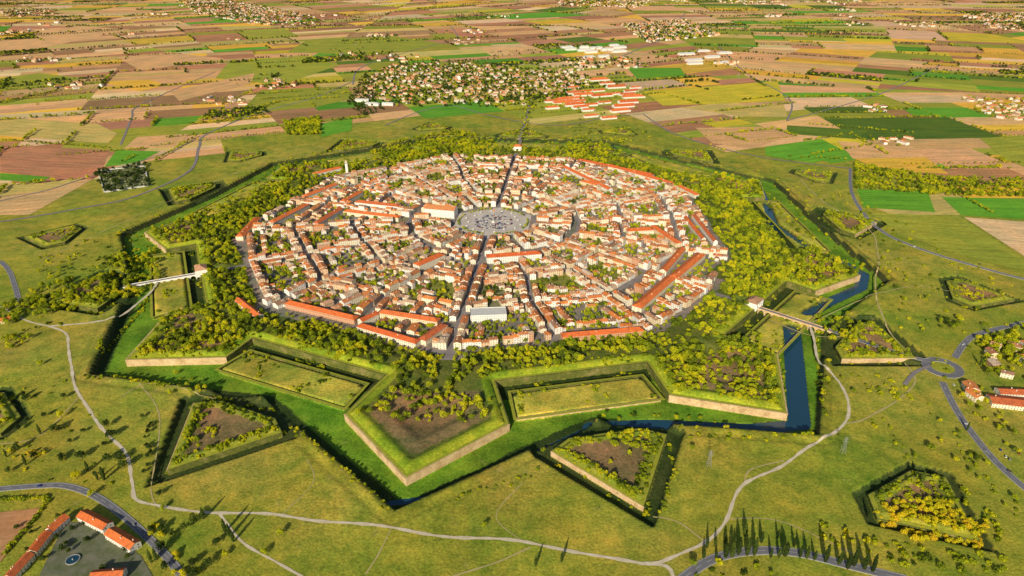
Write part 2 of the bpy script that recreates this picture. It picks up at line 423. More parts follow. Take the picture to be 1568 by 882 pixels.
# ------------------------------------------------------------ strips (roads, paths)
def smooth_pts(pts,step=6,closed=False):
    P=[np.array(p) for p in pts];o=[];n=len(P)
    for i in range(n if closed else n-1):
        if closed: p0,p1,p2,p3=P[i-1],P[i],P[(i+1)%n],P[(i+2)%n]
        else: p0,p1,p2,p3=P[max(i-1,0)],P[i],P[i+1],P[min(i+2,n-1)]
        k=max(1,int(np.linalg.norm(p2-p1)/step))
        for j in range(k):
            t=j/k;o.append(.5*((2*p1)+(-p0+p2)*t+(2*p0-5*p1+4*p2-p3)*t*t+(-p0+3*p1-3*p2+p3)*t**3))
    if not closed:o.append(P[-1])
    return np.array(o)
def strip(name,pts,w,mat,off=.2,closed=False,kerb=False,line=False,zmin=-1.0,step=6,jit=0):
    C=smooth_pts(pts,step,closed)
    T=np.gradient(C,axis=0)
    if closed: T=np.roll(C,-1,0)-np.roll(C,1,0)
    T/=np.linalg.norm(T,axis=1)[:,None]+1e-9;Nn=np.stack([-T[:,1],T[:,0]],1)
    ww=np.full(len(C),w/2.)
    if jit:
        ww=ww*(1+jit*np.sin(np.arange(len(C))*.9)*np.sin(np.arange(len(C))*.37+2))
        C=C+Nn*(np.sin(np.arange(len(C))*.23)*w*.3)[:,None]
    rows=[C+Nn*ww[:,None]*k for k in(-1,-.33,.33,1)]
    Z=[np.maximum(hz(r),zmin) for r in rows];zc=np.maximum.reduce(Z)
    n=len(C);V=[]
    for i in range(n):
        for k in range(4): V.append((*rows[k][i],zc[i]*.7+Z[k][i]*.3+off))
    Fc=[]
    for i in range(n if closed else n-1):
        j=(i+1)%n
        for k in range(3): Fc.append((i*4+k,j*4+k,j*4+k+1,i*4+k+1)[::-1])
    mkobj(name,V,Fc,[mat])
    if kerb:
        s=MB()
        for sg in(-1,1):
            for i in range(n if closed else n-1):
                j=(i+1)%n
                p=[C[k]+Nn[k]*sg*(w/2) for k in(i,j)];q_=[C[k]+Nn[k]*sg*(w/2+.3) for k in(i,j)]
                z=[zc[i]+off,zc[j]+off]
                s.quad((*p[0],z[0]+.13),(*p[1],z[1]+.13),(*q_[1],z[1]+.13),(*q_[0],z[0]+.13))
                s.quad((*p[0],z[0]-.1),(*p[1],z[1]-.1),(*p[1],z[1]+.13),(*p[0],z[0]+.13))
                s.quad((*q_[0],z[0]-.4),(*q_[1],z[1]-.4),(*q_[1],z[1]+.13),(*q_[0],z[0]+.13))
        s.obj('kerb',[M_KERB])
    if line:
        s=MB()
        for o_,wd,dash in((0,.1,True),(w/2-.5,.08,False),(-w/2+.5,.08,False)):
            for i in range(n-1):
                if dash and i%2: continue
                a=C[i]+Nn[i]*(o_-wd);b_=C[i+1]+Nn[i+1]*(o_-wd);c=C[i+1]+Nn[i+1]*(o_+wd);d_=C[i]+Nn[i]*(o_+wd)
                z0,z1=zc[i]+off+.03,zc[i+1]+off+.03
                s.quad((*a,z0),(*b_,z1),(*c,z1),(*d_,z0))
        s.obj('road_marking',[M_PAINT])
    return C
for p in [[(75,500),(103,515),(108,560),(125,612),(165,665),(195,700),(204,740),(207,765),(240,775),(320,784),(420,789),(500,799),(600,810),(700,824),(800,829),(900,850),(985,863)],
[(985,863),(1010,862),(1045,848),(1082,828),(1112,795),(1140,742),(1200,712),(1240,686),(1292,650),(1300,620),(1280,582),(1255,552),(1244,512),(1240,495)],
[(985,863),(1020,868),(1030,885)]]: strip('gravel_path',UL(p),3.4,M_GRAV,.22,jit=.35,step=4)
for p,w in [([(335,786),(368,828),(420,858),(462,884)],2.4),([(75,500),(140,495),(185,482),(225,452),(240,432)],4),([(0,470),(40,490),(75,500)],3),
  ([(690,884),(760,862),(812,838)],1.6),([(1225,275),(1262,310),(1330,350),(1345,400),(1340,430),(1345,470),(1365,510),(1395,542)],2.2),
  ([(1300,515),(1240,512),(1180,490)],2),([(1295,650),(1330,640),(1400,590),(1385,555)],2),([(1140,742),(1150,720),(1200,706)],1.5),
  ([(0,680),(60,668),(120,610)],1.5),([(240,775),(232,740),(245,640),(215,590)],1.3),([(1080,830),(1040,800),(1000,790)],1.5),([(560,880),(580,850),(600,810)],1.2),
  ([(185,610),(230,590),(330,610)],1.2),([(430,790),(480,740),(470,705)],.9),([(800,829),(760,790),(800,740)],.9),([(1112,795),(1200,800),(1330,860)],1.2),([(60,400),(180,345),(300,290),(430,245),(600,225)],1.6),([(1240,495),(1330,455),(1420,440),(1560,470)],1.6)]:
    strip('dirt_track',UL(p),w,M_GRAV if w>2.3 else M_DIRT,.2,jit=.3,step=4)
AR=[([(1235,492),(1300,516),(1392,546),(1425,552)],7,1),([(1443,585),(1452,605),(1475,645),(1520,702),(1570,748),(1640,800)],8,1),([(1462,548),(1478,525),(1500,511),(1570,494),(1650,480)],8,1),
 ([(1302,258),(1306,300),(1345,350),(1420,385),(1570,428),(1700,455)],7,1),([(1040,890),(1090,857),(1150,844),(1220,847),(1300,866),(1390,888)],9,1),
 ([(-40,342),(0,340),(120,320),(210,300),(290,262),(305,225),(318,205),(400,172),(480,150),(540,125)],7,0),([(185,222),(202,180),(208,165),(260,140),(330,110)],6,0),([(-40,320),(0,308),(70,292),(130,273),(250,236),(300,214)],5,0),
 ([(795,214),(803,190),(818,142),(838,118),(880,105),(930,95),(985,72),(1010,62),(1030,40),(1050,20)],9,0),([(985,175),(1030,204),(1100,226),(1160,240),(1230,250),(1300,258)],6,0),
 ([(590,192),(640,172),(690,162),(740,175),(803,188)],6,0),([(803,188),(860,192),(930,180),(985,175)],6,0),([(0,400),(14,415),(25,445),(30,470)],7,1),
 ([(-30,752),(60,744),(105,745),(150,762),(195,795),(235,832),(262,860),(285,890)],7,1),([(1440,100),(1380,130),(1330,150),(1205,185)],6,0),([(1205,185),(1207,150),(1140,110),(1100,70)],6,0),([(540,130),(560,100),(660,70),(700,60),(690,40)],7,0),
 ([(1425,560),(1400,572),(1385,590)],5,0)]
for p,w,n_ in AR: strip('road',UL(p),w,M_ASPH if n_ else M_STREET,.3 if n_ else .75,kerb=bool(n_),line=bool(n_))
rc=np.array(U(1443,563));ring=[tuple(rc+np.array((math.cos(t),math.sin(t)))*20) for t in np.linspace(0,2*math.pi,16,endpoint=False)]
strip('roundabout_road',ring,10,M_ASPH,.36,closed=True,kerb=True)
n=48;hc=float(hz([tuple(rc)])[0])
V=[(rc[0],rc[1],hc+1.2)]+[(rc[0]+13*math.cos(2*math.pi*k/n),rc[1]+13*math.sin(2*math.pi*k/n),hc+.45) for k in range(n)]
mkobj('roundabout_island',V,[(0,1+k,1+(k+1)%n) for k in range(n)],[M_RTOP])
# ------------------------------------------------------------ farmland
parc=[]
def area(p):
    a=0
    for i in range(len(p)):
        x1,y1=p[i];x2,y2=p[(i+1)%len(p)];a+=x1*y2-x2*y1
    return abs(a)/2
def cut(poly,p,n):
    A=[];B=[]
    for i in range(len(poly)):
        a=poly[i];b=poly[(i+1)%len(poly)]
        da=(a[0]-p[0])*n[0]+(a[1]-p[1])*n[1];db=(b[0]-p[0])*n[0]+(b[1]-p[1])*n[1]
        if da>=0:A.append(a)
        if da<=0:B.append(a)
        if da*db<0:
            t=da/(da-db);q=(a[0]+(b[0]-a[0])*t,a[1]+(b[1]-a[1])*t);A.append(q);B.append(q)
    return A,B
def bsp(poly,th,dep=0):
    ar=area(poly)
    if len(poly)<3 or ar<800:return
    cx=sum(p[0] for p in poly)/len(poly);cy=sum(p[1] for p in poly)/len(poly)
    if ar<3e6 and abs(cx)>.88*cy+900:return
    tg=(19000+(max(cy,1300)/1000)**1.4*5200)*math.exp(random.gauss(0,.65))
    if ar<tg or dep>26: parc.append((poly,th,cx,cy,ar));return
    if ar>1.2e6: th=th+random.uniform(-.22,.22)
    u=(math.cos(th),math.sin(th));v=(-u[1],u[0])
    eu=[p[0]*u[0]+p[1]*u[1] for p in poly];ev=[p[0]*v[0]+p[1]*v[1] for p in poly]
    lu,lv=max(eu)-min(eu),max(ev)-min(ev)
    f=random.uniform(.32,.68)
    if lu>lv*(2.6 if ar<6*tg else 1.1): n=u;t=min(eu)+lu*f
    else: n=v;t=min(ev)+lv*f
    if ar<6*tg and lv>lu: n=v;t=min(ev)+lv*f
    j=random.uniform(-.05,.05);n2=(n[0]*math.cos(j)-n[1]*math.sin(j),n[0]*math.sin(j)+n[1]*math.cos(j))
    p=(n[0]*t+ (cx-n[0]*(cx*n[0]+cy*n[1])),n[1]*t+(cy-n[1]*(cx*n[0]+cy*n[1])))
    A,B=cut(poly,p,n2)
    bsp(A,th,dep+1);bsp(B,th,dep+1)
for k in range(-5,6):
    x0=k*2000-1000;bsp([(x0,1330),(x0+2000,1330),(x0+2000,5000),(x0,5000)],random.choice((.35,.2,-.25,.5,1.1)))
    for yy in(5000,8500):
        bsp([(x0,yy),(x0+2000,yy),(x0+2000,yy+3500),(x0,yy+3500)],random.uniform(-.5,.9))
PAL={'tan':(.74,.42,.18),'pale':(.80,.54,.28),'brown':(.44,.22,.10),'red':(.54,.24,.12),'orange':(.84,.48,.06),'yellow':(.68,.54,.04),'green':(.14,.36,.025),'olive':(.35,.36,.04),'dark':(.12,.19,.02),'straw':(.62,.46,.13)}
def inpoly(P,x,y):
    return bool(sdf(P,np.array([x]),np.array([y]))[0]>0)
V=[];Fs=[];FC=[];UVs=[];hedge=[]
SUB=[UL([(550,115),(600,95),(830,100),(985,130),(950,190),(800,195),(720,170),(540,165)]),UL([(690,160),(800,190),(980,180),(1100,225),(900,230),(600,215)])]
for poly,th,cx,cy,ar in parc:
    ang=math.degrees(math.atan2(cy-CY,cx-CX))%360;rr=math.hypot(cx-CX,cy-CY)
    if rr<(880 if (ang<60 or ang>300) else 960): continue
    if min(math.hypot(p[0]-CX,p[1]-CY) for p in poly)<800: continue
    nzv=float(snoise(np.array(cx),np.array(cy),420.))+(.35 if cx<-400 else 0)
    insub=any(inpoly(S,cx,cy) for S in SUB)
    if insub: c=random.choice(('olive','straw','olive','green','olive'))
    elif nzv>.2: c=random.choices(('tan','pale','brown','red','orange','olive','green','straw'),(30,14,15,14,10,8,4,6))[0]
    elif nzv>-.35: c=random.choices(('tan','pale','brown','red','orange','yellow','olive','green','dark','straw'),(24,12,11,10,10,7,14,6,4,8))[0]
    else: c=random.choices(('tan','olive','green','dark','yellow','straw','brown'),(18,28,12,7,10,12,8))[0]
    cc=np.array(PAL[c])*random.uniform(.8,1.12)*np.array([random.uniform(.93,1.07) for _ in range(3)])
    n0=len(V);V+=[(x,y,.25) for x,y in poly];Fs.append(tuple(range(n0,len(V))))
    u=(math.cos(th),math.sin(th))
    for x,y in poly:
        FC.append(cc);UVs.append((-x*u[1]+y*u[0],x*u[0]+y*u[1]))
    for i in range(len(poly)):
        if random.random()<.2 and cy<9000: hedge.append((poly[i],poly[(i+1)%len(poly)],cy))
def fobj(name):
    fo=mkobj(name,V,Fs,[MF]);setcol(fo.data,FC)
    uvl=fo.data.uv_layers.new(name='UVMap');li=np.zeros(len(fo.data.loops),np.int32);fo.data.loops.foreach_get('vertex_index',li)
    uvl.data.foreach_set('uv',np.array(UVs,np.float32)[li].ravel())
fobj('farmland_fields')
HF=[([(0,222),(168,230),(158,256),(80,272),(0,264)],'red'),([(0,265),(78,271),(60,280),(0,276)],'green'),([(0,280),(60,281),(130,272),(70,292),(0,300)],'straw'),([(178,230),(245,232),(215,248),(160,256)],'green'),
([(1308,243),(1418,241),(1452,266),(1350,262)],'orange'),([(1282,216),(1400,226),(1418,241),(1306,243)],'tan'),([(1172,225),(1258,213),(1302,236),(1245,250),(1172,238)],'green'),
([(1065,196),(1188,194),(1196,213),(1150,228),(1090,219)],'tan'),([(1312,290),(1420,292),(1432,325),(1322,318)],'green'),([(1332,326),(1470,332),(1575,402),(1575,418),(1440,382),(1362,346)],'olive'),
([(1476,333),(1600,342),(1600,402),(1580,400)],'pale'),([(1442,302),(1600,306),(1600,338),(1472,330)],'green'),([(985,140),(1190,124),(1202,155),(1015,162)],'yellow'),([(960,104),(1042,104),(1050,116),(975,120)],'green'),
([(1040,164),(1200,160),(1206,180),(1130,178)],'straw'),([(1205,192),(1330,200),(1310,213),(1205,205)],'dark'),([(150,125),(228,122),(255,130),(215,140)],'orange'),([(490,190),(540,180),(538,200),(492,210)],'green'),([(0,60),(120,40),(200,45),(60,75),(0,78)],'tan'),
([(180,88),(260,80),(345,90),(215,108)],'tan'),([(1500,212),(1600,205),(1600,268),(1540,245)],'olive'),([(1380,165),(1480,165),(1500,175),(1400,178)],'green'),([(470,62),(600,55),(700,70),(560,84),(440,80)],'olive'),([(350,95),(470,85),(520,100),(430,130),(330,120)],'olive'),([(400,138),(530,132),(545,150),(480,165),(400,172),(350,190)],'olive'),
([(0,785),(62,778),(50,800),(0,862)],'brown'),([(210,210),(290,205),(270,225),(190,228)],'tan'),([(0,180),(150,190),(180,205),(165,220),(0,208)],'straw'),([(260,140),(390,112),(385,128),(275,155)],'tan'),([(0,120),(60,112),(130,120),(60,135),(0,140)],'olive')]
V=[];Fs=[];FC=[];UVs=[]
for k,(P,c) in enumerate(HF):
    W=UL(P);n0=len(V);V+=[(x,y,.40+.01*k if y>1200 else .5+float(hz([(x,y)])[0])) for x,y in W];Fs.append(tuple(range(n0,len(V))))
    e=(W[1][0]-W[0][0],W[1][1]-W[0][1]);L=math.hypot(*e);u=(e[0]/L,e[1]/L)
    cc=np.array(PAL[c])*random.uniform(.9,1.05)
    for x,y in W: FC.append(cc);UVs.append((-x*u[1]+y*u[0],x*u[0]+y*u[1]))
fobj('crop_fields')
# ------------------------------------------------------------ tree prototypes
def tree(name,h,rad,mat,nq=420,kind='round',qs=.85,trunk=True):
    rs=np.random.default_rng(sum(map(ord,name)))
    V=[];Fc=[];mi=[];cl=[]
    def tube(p,q,r0,r1):
        n=len(V)
        for (c,r) in((p,r0),(q,r1)):
            for k in range(5):
                t=k*2*math.pi/5;V.append((c[0]+r*math.cos(t),c[1]+r*math.sin(t),c[2]));cl.append((1,1,1))
        for k in range(5): Fc.append((n+k,n+(k+1)%5,n+5+(k+1)%5,n+5+k));mi.append(1)
    lobes=[]
    if kind=='round':
        for k in range(9):
            t=rs.uniform(0,6.28);rr=rad*.62*math.sqrt(rs.uniform(0,1));z=h*rs.uniform(.42,.8)
            lobes.append((rr*math.cos(t),rr*math.sin(t),z,rad*rs.uniform(.34,.55)))
        lobes.append((0,0,h*.74,rad*.5))
    elif kind=='bush':
        for k in range(7):
            t=rs.uniform(0,6.28);rr=rad*.65*math.sqrt(rs.uniform(0,1));lobes.append((rr*math.cos(t),rr*math.sin(t),h*rs.uniform(.25,.6),rad*rs.uniform(.3,.5)))
    else:
        for k in range(12):
            z=k/11;w=rad*(math.sin(math.pi*(.12+.8*z))**.7)*(1-.35*z);lobes.append((rs.normal(0,.15),rs.normal(0,.15),h*(.1+.84*z),max(.5,w)))
    if trunk:
        tube((0,0,-.6),(0,0,h*.45),h*.032,h*.02)
        for l in lobes[:5]: tube((0,0,h*.33),(l[0],l[1],l[2]),h*.015,h*.006)
    w=np.array([l[3]**2 for l in lobes]);w/=w.sum()
    for k in range(nq):
        l=lobes[rs.choice(len(lobes),p=w)]
        d=rs.normal(size=3);d/=np.linalg.norm(d)
        if d[2]<-.5: d[2]*=-1
        c=np.array(l[:3])+d*l[3]*rs.uniform(.75,1.08)
        nn=d+rs.normal(size=3)*.5;nn/=np.linalg.norm(nn)
        a=np.cross(nn,rs.normal(size=3));a/=np.linalg.norm(a);b=np.cross(nn,a)
        s=qs*rs.uniform(.55,1.1);n=len(V)
        for u_,v_ in((-1,-.7),(1,-.5),(.8,.8),(-.6,.9)): V.append(tuple(c+a*u_*s*.6+b*v_*s*.6))
        br=rs.uniform(.65,1.35);cl+=[(br,br,br)]*4
        Fc.append((n,n+1,n+2,n+3));mi.append(0)
    ob=mkobj(name,V,Fc,[mat,M_BARK],mi,link=False);setcol(ob.data,cl);return ob
def coll(name,obs):
    c=bpy.data.collections.new(name)
    for o in obs:c.objects.link(o)
    return c
CT=coll('broadleaf_trees',[tree('broadleaf_tree_%s'%k,9+i,4.2+.4*i,M_LEAF,560) for i,k in enumerate('abcd')])
CB=coll('shrubs',[tree('shrub_%s'%k,3.2,2.8,M_LEAF,220,'bush',.75,False) for k in 'ab'])
CY_=coll('yellow_trees',[tree('yellow_tree_%s'%k,6,4.2,M_YEL,420) for k in 'ab'])
CP=coll('poplars',[tree('poplar_%s'%k,21,2.3,M_DARK,700,'col',1.0) for k in 'ab'])
CD=coll('dark_trees',[tree('dark_tree_%s'%k,9,4.3,M_DARK,450) for k in 'ab'])
CF=coll('far_trees',[tree('far_tree_%s'%k,9,5.5,M_LEAF if k=='b' else M_DARK,130,'round',1.9,False) for k in 'abc'])
def scatter(name,pts,colc):
    if not len(pts):return
    P=np.array(pts,np.float32);n=len(P)
    me=bpy.data.meshes.new(name);me.vertices.add(n);me.vertices.foreach_set('co',P[:,:3].ravel())
    sc=me.attributes.new('sc','FLOAT_VECTOR','POINT')
    S=np.stack([P[:,3]*rng.uniform(.85,1.2,n),P[:,3]*rng.uniform(.85,1.2,n),P[:,3]*rng.uniform(.85,1.15,n)],1).astype(np.float32);sc.data.foreach_set('vector',S.ravel())
    ro=me.attributes.new('ro','FLOAT_VECTOR','POINT')
    Rr=np.zeros((n,3),np.float32);Rr[:,2]=rng.uniform(0,6.28,n);ro.data.foreach_set('vector',Rr.ravel())
    ia=me.attributes.new('ii','INT','POINT');ia.data.foreach_set('value',rng.integers(0,50,n).astype(np.int32))
    ob=bpy.data.objects.new(name,me);COL.objects.link(ob)
    gt=bpy.data.node_groups.new('gn_'+name,'GeometryNodeTree')
    gt.interface.new_socket('Geometry',in_out='INPUT',socket_type='NodeSocketGeometry');gt.interface.new_socket('Geometry',in_out='OUTPUT',socket_type='NodeSocketGeometry')
    N_=gt.nodes;gi=N_.new('NodeGroupInput');go=N_.new('NodeGroupOutput');ip=N_.new('GeometryNodeInstanceOnPoints');ci=N_.new('GeometryNodeCollectionInfo')
    ci.inputs['Collection'].default_value=colc;ci.inputs['Separate Children'].default_value=True;ci.inputs['Reset Children'].default_value=True
    ip.inputs['Pick Instance'].default_value=True
    def at(nm,t):
        a=N_.new('GeometryNodeInputNamedAttribute');a.data_type=t;a.inputs['Name'].default_value=nm;return a.outputs[0]
    L=gt.links;L.new(gi.outputs[0],ip.inputs['Points']);L.new(ci.outputs[0],ip.inputs['Instance']);L.new(at('sc','FLOAT_VECTOR'),ip.inputs['Scale'])
    L.new(at('ro','FLOAT_VECTOR'),ip.inputs['Rotation']);L.new(at('ii','INT'),ip.inputs['Instance Index']);L.new(ip.outputs[0],go.inputs[0])
    md=ob.modifiers.new('instances','NODES');md.node_group=gt
    return ob
TR=[];SH=[];YE=[];PO=[];DK=[];FT=[]
def addp(lst,pts,smin,smax,sink=.3):
    if not len(pts):return
    Z=hz(pts)
    for (x,y),z in zip(pts,Z): lst.append((x,y,z-sink,random.uniform(smin,smax)))
def inarea(px,dens,world=False):
    W=px if world else UL(px);A=np.array(W);n=int(area(W)*dens)
    X=rng.uniform(A[:,0].min(),A[:,0].max(),max(1,int(n*4)+8));Y=rng.uniform(A[:,1].min(),A[:,1].max(),len(X))
    k=(sdf(W,X,Y)>0);P=np.stack([X[k],Y[k]],1)
    return P[:n]
def online(px,step,jit=1.,world=False):
    W=px if world else UL(px);o=[]
    for a,b in zip(W[:-1],W[1:]):
        L=math.hypot(b[0]-a[0],b[1]-a[1]);n=max(1,int(L/step))
        for i in range(n):
            t=(i+random.random()*.6)/n;o.append((a[0]+(b[0]-a[0])*t+random.gauss(0,jit),a[1]+(b[1]-a[1])*t+random.gauss(0,jit)))
    return o
n=62000;rr=np.sqrt(rng.uniform(430**2,745**2,n));tt=rng.uniform(0,2*math.pi,n);X=CX+rr*np.cos(tt);Y=CY+rr*np.sin(tt);d=sdf(ENC,X,Y);ang=np.degrees(tt)
nzv=snoise(X,Y,23.);LM=LIM(ang,X,Y)
dens=np.where((d>11)&(rr>LM+4),.75,0.)
dens=np.where(((ang<35)|(ang>318))&(d>5)&(rr>LM+4),.95,dens)
dens=np.where((ang>90)&(ang<170)&(d>14)&(rr>LM+4),.55,dens)
dens=np.where((adiff(ang,264.4)<10)&(rr>570),np.where((d>24)&(rr<655),.35,.0),dens)
dens=np.where((adiff(ang,227)<9)&(rr>560),np.where((d>9),.9,0),dens)
dens=np.where((adiff(ang,300)<9)&(rr>560),np.where((d>9),.9,0),dens)
dens=dens*np.clip(1.1+nzv*1.0,0.18,1)
for g_ in GATES:
    dens=np.where((np.sin(R(1)*adiff(ang,MID[g_]%360))*rr<12)&(adiff(ang,MID[g_]%360)<20),0,dens)
dens=np.where((rr<600)&(np.sin(R(1)*adiff(ang,264.6))*rr<9)&(adiff(ang,264.6)<20),0,dens)
k=rng.uniform(0,1,n)<dens*.52
P=np.stack([X[k],Y[k]],1);sel=rng.uniform(0,1,len(P))
addp(TR,P[sel<.6],.5,1.1);addp(SH,P[sel>=.6],.8,1.7)
sub=P[(sel>.2)&(sel<.26)];addp(YE,sub+2.,.5,.9)
n=90000;rr=np.sqrt(rng.uniform(540**2,960**2,n));tt=rng.uniform(0,2*math.pi,n);X=CX+rr*np.cos(tt);Y=CY+rr*np.sin(tt)
d=sdf(ENC,X,Y);dc=sdf(CTS,X,Y);nz2=snoise(X,Y,15.)+.4*snoise(X,Y,5.);dg=np.degrees(tt);th_=rng.uniform(0,1,n)<.4
kk=np.zeros(n,bool);ks=np.zeros(n,bool);ky=np.zeros(n,bool)
kk|=(d>3)&(d<15)&(nz2>-.1)&(adiff(dg,264.4)>9)&(adiff(dg,300)>8)&th_
kk|=(d<-2)&(d>-14)&(rr<590)&(nz2>.1)&th_
for T in TEN: dt=sdf(T,X,Y);kk|=(dt>2)&(nz2>.5)&th_
for T in RAV:
    dt=sdf(T,X,Y);q=(dt>2)&(dt<16)&(nz2>-.9);kk|=q;ky|=q&(nz2>.2)&th_;kk|=(dt>16)&(nz2>.25)&th_;ks|=(dt>4)&(nz2>.4)&th_;kk|=(dt<-1)&(dt>-7)&(nz2>.45)&(dc<0)&th_
for T in LUN: dt=sdf(T,X,Y);kk|=(dt>1)&(nz2>-.4)&th_
kk|=(dc<2)&(dc>-9)&(nz2>.5)&th_
addp(SH,np.stack([X[kk],Y[kk]],1),.55,1.3);addp(TR,np.stack([X[ks],Y[ks]],1),.35,.65);addp(YE,np.stack([X[ky],Y[ky]],1),.25,.5)
for px,dn,lst,a,b_ in [
 ([(165,400),(235,378),(248,425),(200,455),(150,445)],.014,TR,.6,1.1),([(60,440),(130,425),(200,450),(120,470),(0,505),(0,480)],.012,TR,.6,1.1),
 ([(140,262),(225,252),(230,285),(165,300)],.005,DK,.7,1.3),([(434,186),(490,180),(492,206),(440,208)],.02,TR,.8,1.1),
 ([(1310,252),(1380,262),(1440,272),(1600,275),(1600,303),(1440,300),(1310,290)],.016,TR,.6,.9),
 ([(1240,478),(1290,482),(1345,520),(1300,532),(1250,505)],.012,TR,.5,.9),([(1338,778),(1430,765),(1512,800),(1500,842),(1400,828),(1345,802)],.035,YE,.6,1.0),
 ([(1410,720),(1470,735),(1540,800),(1525,850),(1480,790),(1400,750)],.008,SH,.8,1.3),([(1490,520),(1568,500),(1600,560),(1530,580)],.012,TR,.7,1.1),([(1480,600),(1510,605),(1568,680),(1568,715),(1520,660)],.007,TR,.5,.9),
 ([(1200,470),(1165,500),(1190,540),(1180,560),(1140,520)],.01,TR,.5,.9),([(1320,585),(1380,580),(1400,612),(1340,615)],.008,SH,.8,1.4),
 ([(1425,480),(1470,490),(1465,510),(1430,505)],.008,TR,.6,1),([(1250,800),(1380,830),(1560,860),(1560,882),(1400,870),(1260,835)],.010,SH,.8,1.6),
 ([(0,520),(60,500),(70,512),(0,545)],.008,TR,.5,.9),([(225,805),(250,800),(275,850),(310,870),(300,884),(260,884)],.010,YE,.6,.95),([(0,690),(60,690),(80,698),(20,705)],.012,YE,.5,.8),
 ([(290,330),(380,300),(420,270),(450,262),(430,300),(370,340),(330,360)],.010,TR,.6,1),([(560,230),(690,200),(760,215),(740,235),(600,250)],.012,TR,.7,1),([(820,215),(950,212),(980,222),(860,228)],.004,TR,.6,.9),
 ([(270,560),(330,600),(300,640),(250,600)],.004,TR,.5,.8),([(545,130),(560,110),(590,170),(550,180),(530,160)],.004,DK,.8,1.1),
 ([(20,800),(60,880),(200,880),(215,850),(110,790)],.003,DK,.5,.8),([(225,800),(330,800),(345,884),(230,884)],.003,DK,.7,1.3),([(0,600),(130,590),(190,700),(200,750),(0,740)],.0012,DK,.7,1.3),([(1080,860),(1200,860),(1300,880),(1060,884)],.004,SH,.7,1.4),([(1240,520),(1290,560),(1320,620),(1250,600)],.0012,TR,.4,.7),
 ([(1400,640),(1440,630),(1500,700),(1568,770),(1568,800),(1470,720)],.003,TR,.4,.8),([(1120,300),(1180,330),(1210,420),(1170,470),(1120,420)],.006,TR,.6,1.0),([(860,190),(980,190),(1050,215),(900,225)],.001,TR,.5,.8),
 ([(560,120),(600,97),(700,92),(840,108),(910,120),(840,160),(800,166),(720,164),(640,165),(550,152)],.0016,DK,.8,1.4)]:
    addp(lst,inarea(px,dn),a,b_)
for px,st,j,lst,a,b_ in [([(0,765),(70,762),(72,770)],3,.6,SH,.8,1.2),([(70,772),(40,810),(5,850)],3,.6,SH,.8,1.2),([(0,215),(170,228)],9,1,TR,.6,.9),([(235,250),(300,210)],12,2,TR,.6,1),([(0,160),(90,140)],7,2,TR,.9,1.2),
 ([(330,190),(430,155),(520,150)],10,3,TR,.7,1),([(1205,240),(1300,245)],12,2,TR,.6,.9),([(1310,250),(1312,290)],7,2,TR,.8,1.1),([(1240,190),(1400,205)],9,2,TR,.6,.9),([(1165,290),(1240,375),(1320,405)],9,5,TR,.5,.9),
 ([(1185,505),(1200,570),(1202,630)],9,2,TR,.3,.6),([(1250,510),(1262,640)],9,2,SH,.8,1.4),([(155,540),(245,425)],7,2,SH,.8,1.3),([(920,640),(1010,628),(1110,640)],13,3,TR,.4,.7),([(1050,668),(1150,672),(1240,668)],10,3,SH,.8,1.3),
 ([(545,640),(600,610),(650,600),(700,610),(760,630)],6,6,TR,.5,.9),([(445,648),(500,700),(560,750),(600,785)],6,2,SH,.5,.9),([(690,765),(790,735),(870,700)],8,2,SH,.5,.9),([(1025,670),(1035,720),(1010,790)],7,2,SH,.6,1),
 ([(150,575),(300,598),(420,625)],6,3,SH,.7,1.2),([(818,140),(800,205)],10,8,TR,.6,.9),([(1350,640),(1400,720),(1480,790)],12,3,SH,.6,1.1),([(1460,660),(1500,720),(1568,800)],10,4,SH,.6,1.2),([(440,485),(545,508),(640,545)],9,1,TR,.5,.7),([(700,520),(860,530),(1000,510),(1040,490)],7,3,TR,.5,.8),
 ([(700,535),(860,543),(1000,525)],7,3,TR,.5,.8),([(230,640),(225,720),(240,760)],9,4,DK,.5,.9)]:
    addp(lst,online(px,st,j),a,b_)
PR=online([(1078,858),(1150,848),(1220,852),(1290,866),(1345,874)],7.,1.8)
addp(PO,PR,.6,1.15)
addp(PO,UL([(1082,840),(1095,838),(1110,832),(1125,835),(1140,822),(1165,832),(1190,825),(1215,838),(300,800),(312,795),(345,815),(352,822),(358,830),(232,862),(240,858),(820,868),(860,862),(10,700),(40,712),(150,735),(135,722),(160,735),(62,665),(1330,790),(1500,560),(1480,660),(1400,735),(1410,742)]),.5,.9)
addp(TR,UL([(742,808),(118,733),(12,640),(95,640),(20,610),(140,760),(1452,500),(405,850),(345,852),(430,820),(250,780),(1180,880),(1060,868),(1345,770),(1400,700),(1425,690),(62,560),(1330,500),(1060,690)]),.6,1.)
addp(SH,[tuple(p) for p in inarea([(230,760),(560,790),(990,840),(1090,750),(1280,690),(1400,640),(1500,800),(1300,780),(1100,720),(900,800),(620,790),(430,720),(240,740)],.0009)],.2,.65)
addp(SH,[tuple(p) for p in inarea([(0,560),(100,560),(180,690),(200,760),(0,740)],.001)],.3,.9)
P=inarea([(60,380),(300,330),(420,250),(800,205),(1100,240),(1300,290),(1560,440),(1560,700),(1320,660),(1300,560),(1360,450),(1200,330),(1000,240),(700,215),(420,270),(200,400),(90,520),(30,470)],.0014)
addp(SH,P,.5,1.4);P=inarea([(30,400),(300,330),(420,250),(560,220),(400,290),(200,400),(90,440)],.0022);addp(TR,P,.4,.9)
P=inarea([(1180,300),(1300,300),(1400,420),(1540,440),(1540,520),(1400,520),(1350,450),(1230,360)],.0007);addp(TR,P,.4,.8)
